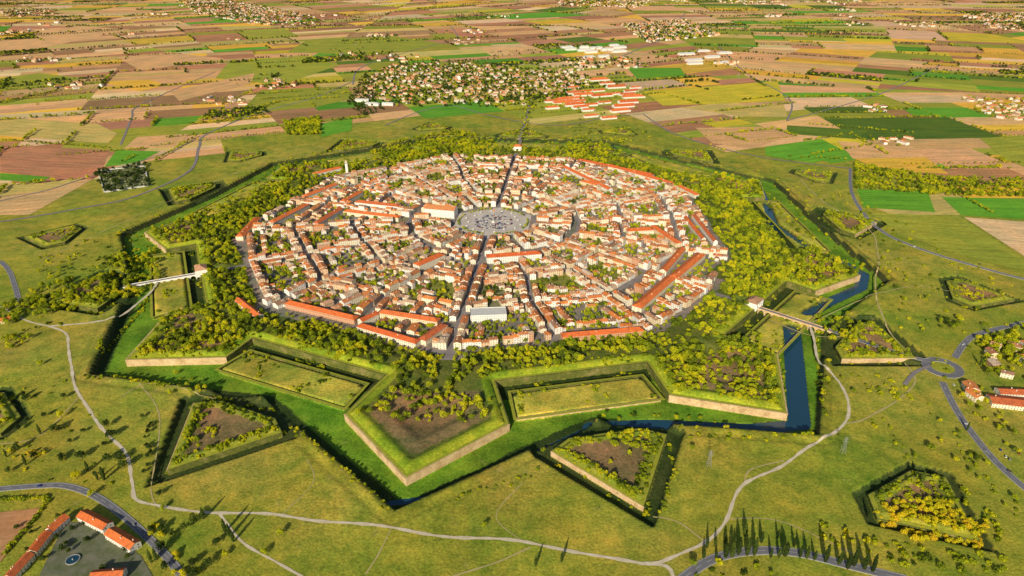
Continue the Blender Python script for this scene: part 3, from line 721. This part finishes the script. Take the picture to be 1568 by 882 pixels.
for a,b_,cy in hedge:
    L=math.hypot(b_[0]-a[0],b_[1]-a[1]);st=8 if cy<3000 else 13
    big=random.uniform(.45,1.05);miss=random.uniform(.0,.4)
    for i in range(int(L/st)):
        if random.random()<miss: continue
        t=i*st/L;x=a[0]+(b_[0]-a[0])*t+random.gauss(0,1.5);y=a[1]+(b_[1]-a[1])*t+random.gauss(0,1.5)
        (TR if cy<2600 else FT).append((x,y,0,big*random.uniform(.7,1.15)*(1 if cy<2600 else 1.25)))
for poly,th,cx,cy,ar in parc:
    if cy>2000 and cy<9500 and random.random()<.022 and ar<90000 and math.hypot(cx-CX,cy-CY)>1000:
        for x,y in inarea(poly,.006,True): FT.append((x,y,0,random.uniform(.8,1.3)))
# ------------------------------------------------------------ special buildings
specials=[]
def special(name,p,q_,w,h,rh,hip=0,flat=False,mr=M_BROOF,mw=M_WALL):
    a=U(*p,h);b_=U(*q_,h);cx,cy=(a[0]+b_[0])/2,(a[1]+b_[1])/2;L=math.hypot(b_[0]-a[0],b_[1]-a[1]);t=math.atan2(b_[1]-a[1],b_[0]-a[0])
    g0=float(hz([(cx,cy)])[0])
    if math.hypot(cx-CX,cy-CY)<480: g0=0
    s=MB();s.house(cx,cy,t,L,w,h,rh,min(g0,3.),hip=hip,flat=flat)
    s.obj(name,[mw,mr,M_WIN]);specials.append((cx,cy,t,L,w));return cx,cy,t,L
BK=[((366,362),(394,333),14),((415,340),(470,312),14),((466,300),(515,281),15),((483,342),(522,318),13),((524,308),(552,293),13),((528,322),(612,332),14),((545,308),(612,315),14),((480,266),(522,256),13),
((440,462),(546,487),13),((550,497),(640,523),13),((646,520),(680,496),13),((582,476),(672,490),13),((551,491),(576,479),11),((860,513),(985,503),13),((885,244),(1000,268),13),((930,252),(1032,281),13),((890,276),(930,286),14),((1040,284),(1068,298),13),
((1050,332),(1078,366),8),((1064,330),(1096,370),8),((1030,425),(1074,388),16),((975,470),(1028,424),16),((960,352),(1000,350),16),((1000,345),(1040,372),14),((865,255),(935,290),12),((1015,415),(1045,380),12),((365,458),(398,484),12)]
for p,q_,w in BK: special('barracks',p,q_,w,8.5,3.6,hip=1 if w>12.5 else 0)
special('town_palace',(745,392),(828,386),16,12,3.5,mw=M_WHITE,hip=1)
special('modern_school',(720,478),(775,476),24,11,0,flat=True,mw=M_WHITE,mr=M_FLAT)
special('theatre',(637,405),(677,388),16,12,3.5,hip=1)
special('cathedral',(652,316),(698,320),24,17,6,mw=M_WHITE,mr=M_ROOF)
s=MB();x,y=U(532,270);s.box(x,y,0,30,5.5,5.5,.3);s.box(x,y,30,31,6.5,6.5,.3)
s.box(x,y,31,36,5,5,.3)
for k in range(4):
    s.box(x+2.6*math.cos(.3+k*math.pi/2),y+2.6*math.sin(.3+k*math.pi/2),31.5,35,.2,2,.3+k*math.pi/2,2)
B_=[(x+4*math.cos(.3+math.pi/4+k*math.pi/2),y+4*math.sin(.3+math.pi/4+k*math.pi/2),36) for k in range(4)]
for k in range(4): s.poly([B_[k],B_[(k+1)%4],(x,y,41)],1)
s.obj('bell_tower',[M_WHITE,M_ROOF,M_WIN])
def blocked(x,y,m=7):
    for cx,cy,t,L,w in specials:
        dx,dy=x-cx,y-cy;u=dx*math.cos(t)+dy*math.sin(t);v=-dx*math.sin(t)+dy*math.cos(t)
        if abs(u)<L/2+m and abs(v)<w/2+m:return True
    return False
# ------------------------------------------------------------ town
RAD=sorted([a%360 for a in BA]+[m%360 for m in MID])
MAJ=[84.4,206,319,264.4,22,144.4]
def ismaj(a): return any(abs((a-k+180)%360-180)<1.2 for k in MAJ)
def RP(a,r):
    dd=min(abs((a-m+180)%360-180) for m in MID)
    k=math.cos(R(19.5))/math.cos(R(min(dd,20.5)));k=1+(k-1)*min(1,r/250)
    rj=r+(7*math.sin(a*.31+r*.05) if 150<r<430 else 0)
    aj=a if ismaj(a) or r>490 else a+1.7*math.sin(r/47.+a*1.7)
    return pol(aj,rj*(1+ (1-math.cos(R(19.5)))*.5)*k)
hn=0
def limit(x,y):
    return float(LIM(math.degrees(math.atan2(y-CY,x-CX)),np.array(x),np.array(y)))
def fill(quad,lvl):
    global hn
    ctr=np.mean(np.array(quad),0);n=len(quad)
    for i in range(n):
        p=np.array(quad[i]);q_=np.array(quad[(i+1)%n]);L=np.linalg.norm(q_-p)
        if L<14: continue
        e=(q_-p)/L;nn=np.array((-e[1],e[0]))
        if np.dot(ctr-p,nn)<0: nn=-nn
        t=math.atan2(e[1],e[0]);dbase=random.uniform(9,12)
        s0=0 if i%2==0 else 13;s1=L-s0
        pos=s0;hb=random.uniform(7.,10.5)
        while pos<s1-7:
            w=random.choice((7,8,9,10,12,14,17,22));w=min(w,s1-pos)
            if w<6: break
            if random.random()<(.08 if lvl==0 else .55): pos+=w;continue
            dd=dbase+random.uniform(-1.5,1.5)
            c=p+e*(pos+w/2)+nn*(dd/2+random.uniform(0,.8));pos+=w
            if math.hypot(c[0]-CX,c[1]-CY)>limit(*c) or blocked(*c): continue
            h=max(3.2,hb+random.choice((-3.5,-1.5,0,0,1.3,3))) if lvl==0 else random.choice((3,3.5,6,6.5,8))
            rh=dd/2*random.uniform(.3,.44);s=MB()
            s.house(c[0],c[1],t+random.gauss(0,.015),w-.06,dd,h,rh,hip=1 if random.random()<.08 and w>dd else 0)
            if lvl==0 and random.random()<.4:
                l2=random.uniform(5,11);w2=random.uniform(4,min(w-1,7.5));off=random.uniform(-(w-w2)/2,(w-w2)/2)
                c2=c+nn*(dd/2+l2/2-.2)+e*off;s.house(c2[0],c2[1],t+math.pi/2,l2,w2,max(2.6,h*random.choice((.45,.7))),w2*.2,wins=True,chim=False)
            s.obj('town_house' if lvl==0 else 'courtyard_house',HM);hn+=1
yards=MB();TT=[]
rings=[84,170,266,376,520]
for b in range(4):
    r0,r1=rings[b],rings[b+1]
    if b==0:
        maj=sorted([84.4,205.9,319,264.4,22,144.4]);angs=[]
        for i in range(6):
            a0=maj[i];a1=maj[(i+1)%6]+(360 if i==5 else 0);angs+=[a0,(a0+a1)/2]
    else: angs=RAD
    n=len(angs)
    for i in range(n):
        a0=angs[i];a1=angs[(i+1)%n]+(360 if i==n-1 else 0)
        Q=[RP(a0,r0),RP(a0,r1),RP(a1,r1),RP(a1,r0)][::-1]
        Qs=[Q]
        if b==3:   # outer blocks follow the town edge
            rl=[min(r1,limit(*pol(a,460))-1) for a in(a0,a1)]
            am=(a0+a1)/2+random.uniform(-1.5,1.5)
            P0,P1,P2,P3=RP(a0,r0),pol(a0,rl[0]),pol(a1,rl[1]),RP(a1,r0);pm0=RP(am,r0);pm1=tuple((np.array(P1)+np.array(P2))/2)
            Qs=[[P0,P1,P2,P3]] if random.random()<.4 else [[P0,P1,pm1,pm0],[pm0,pm1,P2,P3]]
        for Q in Qs:
            if np.cross(np.array(Q[1])-np.array(Q[0]),np.array(Q[2])-np.array(Q[1]))<0: Q=Q[::-1]
            Qi=offset(Q,4.6 if b else 5.5)
            fill(Qi,0)
            if b<3: yards.poly([(*p,.06) for p in offset(Qi,.3)],random.choice((0,1,2,2)))
            Q2=offset(Qi,24)
            if b>=1 and area(Q2)>300 and area(Q2)<area(Qi): fill(Q2,1)
            for x,y in inarea(offset(Qi,14),.011 if b<3 else .018,True):
                if not blocked(x,y,4) and math.hypot(x-CX,y-CY)<limit(x,y)+6: TT.append((x,y,0,random.uniform(.35,.85)))
yards.obj('courtyard_gardens',[m_simple('yard_gravel',(.20,.17,.14),(.34,.29,.23),.1),m_simple('yard_grass',(.12,.15,.025),(.30,.28,.06),.08),m_simple('yard_mixed',(.15,.16,.04),(.30,.26,.17),.12)])
TR+=TT
for a in RAD:
    mj=ismaj(a)
    pts=[RP(a,r) for r in([84,170,266,376] if mj else [170,266,376])]
    pts.append(pol(a,505 if abs(a-264.4)<1 else (510 if mj else limit(*pol(a,460))-4)));s=MB();w=5.2 if mj else 3.9
    for k in range(len(pts)-1):
        p,q_=np.array(pts[k]),np.array(pts[k+1]);e=(q_-p)/np.linalg.norm(q_-p);nn=np.array((-e[1],e[0]))*w
        s.quad((*(p-nn),.10+.003*k),(*(q_-nn),.10+.003*k),(*(q_+nn),.10+.003*k),(*(p+nn),.10+.003*k))
    s.obj('town_street',[M_STREET])
for r in rings[:4]:
    s=MB();w=3.9;n=len(RAD)
    for i in range(n):
        p,q_=np.array(RP(RAD[i],r)),np.array(RP(RAD[(i+1)%n],r));e=(q_-p)/np.linalg.norm(q_-p);nn=np.array((-e[1],e[0]))*w
        z=.13+.004*(i%3);s.quad((*(p-nn),z),(*(q_-nn),z),(*(q_+nn),z),(*(p+nn),z))
    s.obj('ring_street',[M_STREET])
mkobj('central_plaza',[(*pol(a,87),.17) for a in(26,82.4,144.4,205,264.4,322)],[tuple(range(6))],[M_PLAZA])
s=MB();s.quad((-105,778,.16),(-62,778,.16),(-52,812,.16),(-110,806,.16));s.obj('forecourt',[M_STREET])
s=MB();s.box(CX,CY,0.18,1.2,6,6,0);s.box(CX,CY,1.2,2.4,3.5,3.5,0);s.box(CX,CY,2.4,28,.35,.35,0);s.quad((CX+.2,CY,24),(CX+4,CY+.3,24),(CX+4,CY+.3,27),(CX+.2,CY,27),1);s.obj('flagpole_monument',[M_WHITE,M_BROOF])
def carmesh():
    s=MB();prof=[(-2.1,.35),(2.1,.35),(2.15,.75),(1.2,.95),(.6,1.42),(-1.2,1.45),(-1.9,.98),(-2.15,.8)]
    w=.85
    s.poly([(x,-w,z) for x,z in prof],0);s.poly([(x,w,z) for x,z in prof][::-1],0)
    for i in range(len(prof)):
        a,b=prof[i],prof[(i+1)%len(prof)];mm=1 if i in(3,5) else 0
        s.quad((a[0],-w,a[1]),(a[0],w,a[1]),(b[0],w,b[1]),(b[0],-w,b[1]),mm)
    for sg in(-1,1): s.quad((1.0,sg*(w+.01),.98),(.55,sg*(w+.01),1.36),(-1.15,sg*(w+.01),1.38),(-1.6,sg*(w+.01),.98),1)
    for x in(-1.3,1.3):
        for sg in(-1,1):
            n=len(s.v);k=10
            for yy in(sg*(w-.15),sg*(w+.06)):
                s.v+=[(x+.33*math.cos(t*2*math.pi/k),yy,.33+.33*math.sin(t*2*math.pi/k)) for t in range(k)]
            for t in range(k): s.f.append((n+t,n+(t+1)%k,n+k+(t+1)%k,n+k+t));s.m.append(2)
            s.f.append(tuple(range(n+k,n+2*k)));s.m.append(2)
    return s.obj('car_proto',[M_CAR,M_WIN,M_RUB],link=False).data
CM=carmesh()
def car(x,y,z,t,name='parked_car'):
    o=bpy.data.objects.new(name,CM);COL.objects.link(o);o.location=(x,y,z);o.rotation_euler=(0,0,t)
for r in(14,20,26,32,38):
    for k in range(int(2*math.pi*r/3.1)):
        if random.random()<.7 and k%14>1:
            t=k*3.1/r;car(CX+r*math.cos(t),CY+r*math.sin(t),.2,t+random.gauss(0,.04))
for a in RAD:
    for k in range(10):
        if random.random()<.5:
            r=random.uniform(190,475);sg=random.choice((-1,1));p=pol(a,r)
            if ismaj(a): car(p[0]-math.sin(R(a))*3*sg,p[1]+math.cos(R(a))*3*sg,.14,R(a))
for px,t in [((1480,650),2.2),((1510,692),2.2),((1545,722),-.9),((1550,500),.1),((1330,527),-.25),((1460,590),1.5),((1475,528),.5),((1400,378),-.4),((1500,405),-.35),((1540,700),1),((1546,704),1),((1552,690),1),((1200,846),.1),((60,745),.1),((205,805),-.8),((222,822),-.8),((1560,695),1),((1532,690),1)]:
    x,y=U(*px);car(x,y,float(hz([(x,y)])[0])+.35,t,'car')
for k in range(16):
    t=k*.39+.1;r=random.choice((50,58));x,y=CX+r*math.cos(t),CY+r*math.sin(t);s=MB()
    for u in(-2,2):
        for v in(-1.5,1.5): s.box(x+u,y+v,.2,2.4,.12,.12,0,1)
    for a_,b_ in(((-2.3,-1.8),(2.3,-1.8)),((2.3,-1.8),(2.3,1.8)),((2.3,1.8),(-2.3,1.8)),((-2.3,1.8),(-2.3,-1.8))): s.poly([(x+a_[0],y+a_[1],2.4),(x+b_[0],y+b_[1],2.4),(x,y,3.6)],0)
    s.box(x,y,.2,1.,3.4,1.2,0,1);s.obj('market_stall',[M_WHITE,M_METAL])
for k in range(64):
    t=k*2*math.pi/64
    if min(abs((math.degrees(t)-a+180)%360-180) for a in(22,84,144,206,264,319))>6: TR.append((CX+70*math.cos(t),CY+70*math.sin(t),0,random.uniform(.4,.65)))
# ------------------------------------------------------------ suburbs
placed=[]
def detached(px,n,wr,hr,sep,name='detached_house',mats=HM,base=None,trees=1.5,z=.25,perp=True,rk=.2):
    P=inarea(px,3.*n/area(UL(px)));c=0
    for x,y in P:
        if c>=n:break
        if any((x-a)**2+(y-b_)**2<sep*sep for a,b_ in placed[-400:]):continue
        placed.append((x,y));c+=1;s=MB();w=random.uniform(*wr);h=random.uniform(*hr);dd=w*random.uniform(.6,.85) if w<24 else w*.34
        s.house(x,y,base+(random.choice((0,0,0,math.pi/2)) if perp else 0)+random.gauss(0,.06) if base is not None else random.uniform(0,3.14),w,dd,h,dd*rk,z,hip=random.choice((0,1)))
        s.obj(name,mats)
        for _ in range(int(trees+random.random())):
            TR.append((x+random.choice((-1,1))*random.uniform(w*.7,w*.7+11),y+random.choice((-1,1))*random.uniform(w*.6,w*.6+11),0,random.uniform(.5,1.05)))
detached([(560,125),(600,100),(700,95),(830,112),(822,145),(800,163),(720,160),(640,162),(560,150)],330,(11,19),(5,9),19,base=.3,trees=2.5)
detached([(820,110),(890,105),(905,130),(840,155)],75,(11,19),(5,9),19,base=.3,trees=2)
detached([(830,140),(900,118),(985,138),(945,182),(880,186),(838,168)],30,(40,85),(5,6.5),38,'industrial_hall',[M_WHITE,M_BROOF,M_WIN],.35,3,perp=False,rk=.26)
detached([(860,74),(950,70),(958,90),(900,96)],12,(50,80),(8,10),70,'warehouse',[M_WHITE,M_FLAT,M_WIN],.3,4,perp=False)
detached([(548,150),(620,150),(628,163),(550,162)],5,(40,60),(6,8),45,'warehouse',[M_WHITE,M_FLAT,M_WIN],-.2,2,perp=False)
detached([(1030,80),(1130,76),(1122,98),(1040,100)],8,(50,90),(5,7),90,'greenhouse',[M_WHITE,M_FLAT,M_WIN],.3,4,perp=False)
detached([(1475,150),(1600,150),(1600,192),(1510,178)],60,(12,22),(5,8),24,trees=2.5)
detached([(1500,535),(1600,520),(1600,600),(1530,590)],14,(12,17),(6,8),20)
detached([(1470,590),(1500,600),(1490,612),(1470,605)],2,(14,18),(6,7),16)
detached([(1330,160),(1360,162),(1350,176),(1325,172)],6,(14,30),(5,8),24);detached([(310,148),(370,150),(380,162),(320,160)],10,(14,35),(5,6),26)
detached([(1340,212),(1400,212),(1400,222),(1350,220)],8,(14,35),(5,6),26);detached([(690,60),(760,60),(740,72),(680,72)],8,(14,30),(5,8),40)
for p,q_,w in [((1515,610),(1585,618),20),((1528,598),(1580,600),14),((1480,595),(1500,602),12)]: special('brick_warehouse',p,q_,w,6,3)
for p,q_,w,h in [((125,785),(165,805),11,6.5),((168,812),(207,835),11,6.5),((100,790),(75,812),9,6),((72,815),(48,845),9,6),((45,848),(12,884),9,6),((140,880),(190,876),10,6.5),((0,490),(18,486),9,5)]:
    special('estate_house',p,q_,w,h,2.6,hip=0,mr=M_BROOF)
P=UL([(60,882),(100,800),(125,800),(215,850),(235,884)])
s=MB();s.poly([(x,y,.3+float(hz([(x,y)])[0])) for x,y in P]);s.obj('estate_pavement',[m_simple('estate_paving',(.09,.12,.04),(.20,.19,.14),.1)])
x,y=U(112,858);s=MB()
for k in range(24):
    a0,a1=k*math.pi/12,(k+1)*math.pi/12
    for r0,r1,z0,z1,mm in((6,6,.2,1,0),(6,5.4,1,1,0),(5.4,5.4,1,.6,0),(5.4,0.01,.6,.6,1)):
        s.quad((x+r0*math.cos(a0),y+r0*math.sin(a0),z0+.4),(x+r0*math.cos(a1),y+r0*math.sin(a1),z0+.4),(x+r1*math.cos(a1),y+r1*math.sin(a1),z1+.4),(x+r1*math.cos(a0),y+r1*math.sin(a0),z1+.4),mm)
s.box(x,y,.5,2.2,1,1,0,0);s.obj('fountain',[M_KERB,M_WATER])
# cemetery
P=UL([(150,262),(222,255),(228,285),(160,295)])
s=MB();s.poly([(a,b_,.6) for a,b_ in P],1)
for i in range(4):
    a,b_=P[i],P[(i+1)%4];L=math.hypot(b_[0]-a[0],b_[1]-a[1])-3.2;s.box((a[0]+b_[0])/2,(a[1]+b_[1])/2,0,3.0+i*.05,L,2.,math.atan2(b_[1]-a[1],b_[0]-a[0]),0)
c0=np.array(P[0]);eu=np.array(P[1])-c0;ev=np.array(P[3])-c0
for i in range(1,15):
    for j in range(1,11):
        if i in(5,10) or random.random()<.35: continue
        p=c0+eu*i/15+ev*j/11;s.box(p[0],p[1],.6,random.uniform(1.2,2.2),1.3,2.,.1,0)
s.obj('walled_cemetery',[M_FLAT,m_simple('cemetery_lawn',(.10,.13,.03),(.22,.22,.08),.1)])
# distant villages as instanced collection
hp=[]
for i in range(5):
    s=MB();w=random.uniform(11,20);s.house(0,0,0,w,w*.65,random.uniform(4.5,7),w*.16,hip=i%2);hp.append(s.obj('village_house_type_'+'abcde'[i],HM,link=False))
CV=coll('village_houses',hp);VP=[]
def village(px,dens,a=.9,b_=1.6):
    for x,y in inarea(px,dens): VP.append((x,y,.25,random.uniform(a,b_)))
    for x,y in inarea(px,dens*3): FT.append((x,y,.2,random.uniform(.8,1.4)))
village([(950,38),(1050,30),(1100,55),(990,66)],.0006);village([(270,0),(350,0),(480,25),(495,40),(390,38),(300,20)],.00028);village([(1480,22),(1620,18),(1620,52),(1520,44)],.00025)
village([(850,0),(1000,0),(980,12),(860,10)],.0002);village([(640,95),(560,95),(500,90),(520,80),(640,85)],.00015);village([(1060,0),(1200,2),(1150,8)],.0002);village([(0,18),(60,14),(90,22),(10,28)],.0002);village([(860,90),(960,88),(1000,105),(880,105)],.0004)
for _ in range(34):
    y0=random.uniform(2600,7500);x0=random.uniform(-.7,.7)*y0
    for k in range(random.randint(3,12)):
        VP.append((x0+random.gauss(0,55),y0+random.gauss(0,55),.25,random.uniform(.9,1.8)))
        for _k in(0,1): FT.append((x0+random.gauss(0,60),y0+random.gauss(0,60),.2,random.uniform(.7,1.2)))
def pylon(x,y,z,h=22):
    s=MB()
    for sx in(-1,1):
        for sy in(-1,1):
            n=8
            for k in range(n):
                f0,f1=k/n,(k+1)/n;w0,w1=2*(1-f0)+.25,2*(1-f1)+.25
                s.box(x+sx*(w0+w1)/2,y+sy*(w0+w1)/2,z+h*f0,z+h*f1,.16,.16,0)
    for k in range(1,8):
        w=2*(1-k/8)+.25;s.box(x,y-w,z+h*k/8,z+h*k/8+.12,2*w,.1,0);s.box(x,y+w,z+h*k/8,z+h*k/8+.12,2*w,.1,0)
    for zz in(.72,.85,.97): s.box(x,y,z+h*zz,z+h*zz+.2,8*(1.2-zz)+3,.25,0)
    s.obj('electricity_pylon',[M_METAL])
for px in[(1085,715),(1290,695),(118,90),(545,70),(232,165),(1130,120),(440,90)]:
    x,y=U(*px);pylon(x,y,float(hz([(x,y)])[0]))
scatter('broadleaf_tree_mass',TR,CT);scatter('shrub_mass',SH,CB);scatter('yellow_tree_mass',YE,CY_);scatter('poplar_row',PO,CP);scatter('dark_tree_mass',DK,CD);scatter('distant_trees',FT,CF);scatter('distant_village',VP,CV)
print('COUNTS',hn,len(TR),len(SH),len(FT),len(VP),len(parc),nx*ny)
# ------------------------------------------------------------ light, sky, camera
saz=R(16);sel_=R(25)
dirv=(math.sin(saz)*math.cos(sel_),math.cos(saz)*math.cos(sel_),-math.sin(sel_))
l=bpy.data.lights.new('sun','SUN');l.energy=5.0;l.angle=R(.5);l.color=(1,.90,.70)
lo=bpy.data.objects.new('sun',l);COL.objects.link(lo);lo.rotation_euler=Vector(dirv).to_track_quat('-Z','Y').to_euler()
w=bpy.data.worlds.new('World');scene.world=w;w.use_nodes=True;nt=w.node_tree
sk=nt.nodes.new('ShaderNodeTexSky');sk.sky_type='NISHITA';sk.sun_disc=False;sk.sun_elevation=sel_;sk.sun_rotation=math.pi+saz
nt.links.new(sk.outputs[0],nt.nodes['Background'].inputs[0]);nt.nodes['Background'].inputs[1].default_value=.085
cam=bpy.data.cameras.new('camera');co_=bpy.data.objects.new('camera',cam);COL.objects.link(co_)
cam.sensor_width=36;cam.lens=F/1568*36;cam.clip_end=100000;cam.clip_start=1
co_.location=(0,0,H);co_.rotation_euler=(math.pi/2-PT,0,0);scene.camera=co_
scene.view_settings.view_transform='Standard';scene.view_settings.look='None';scene.view_settings.exposure=0
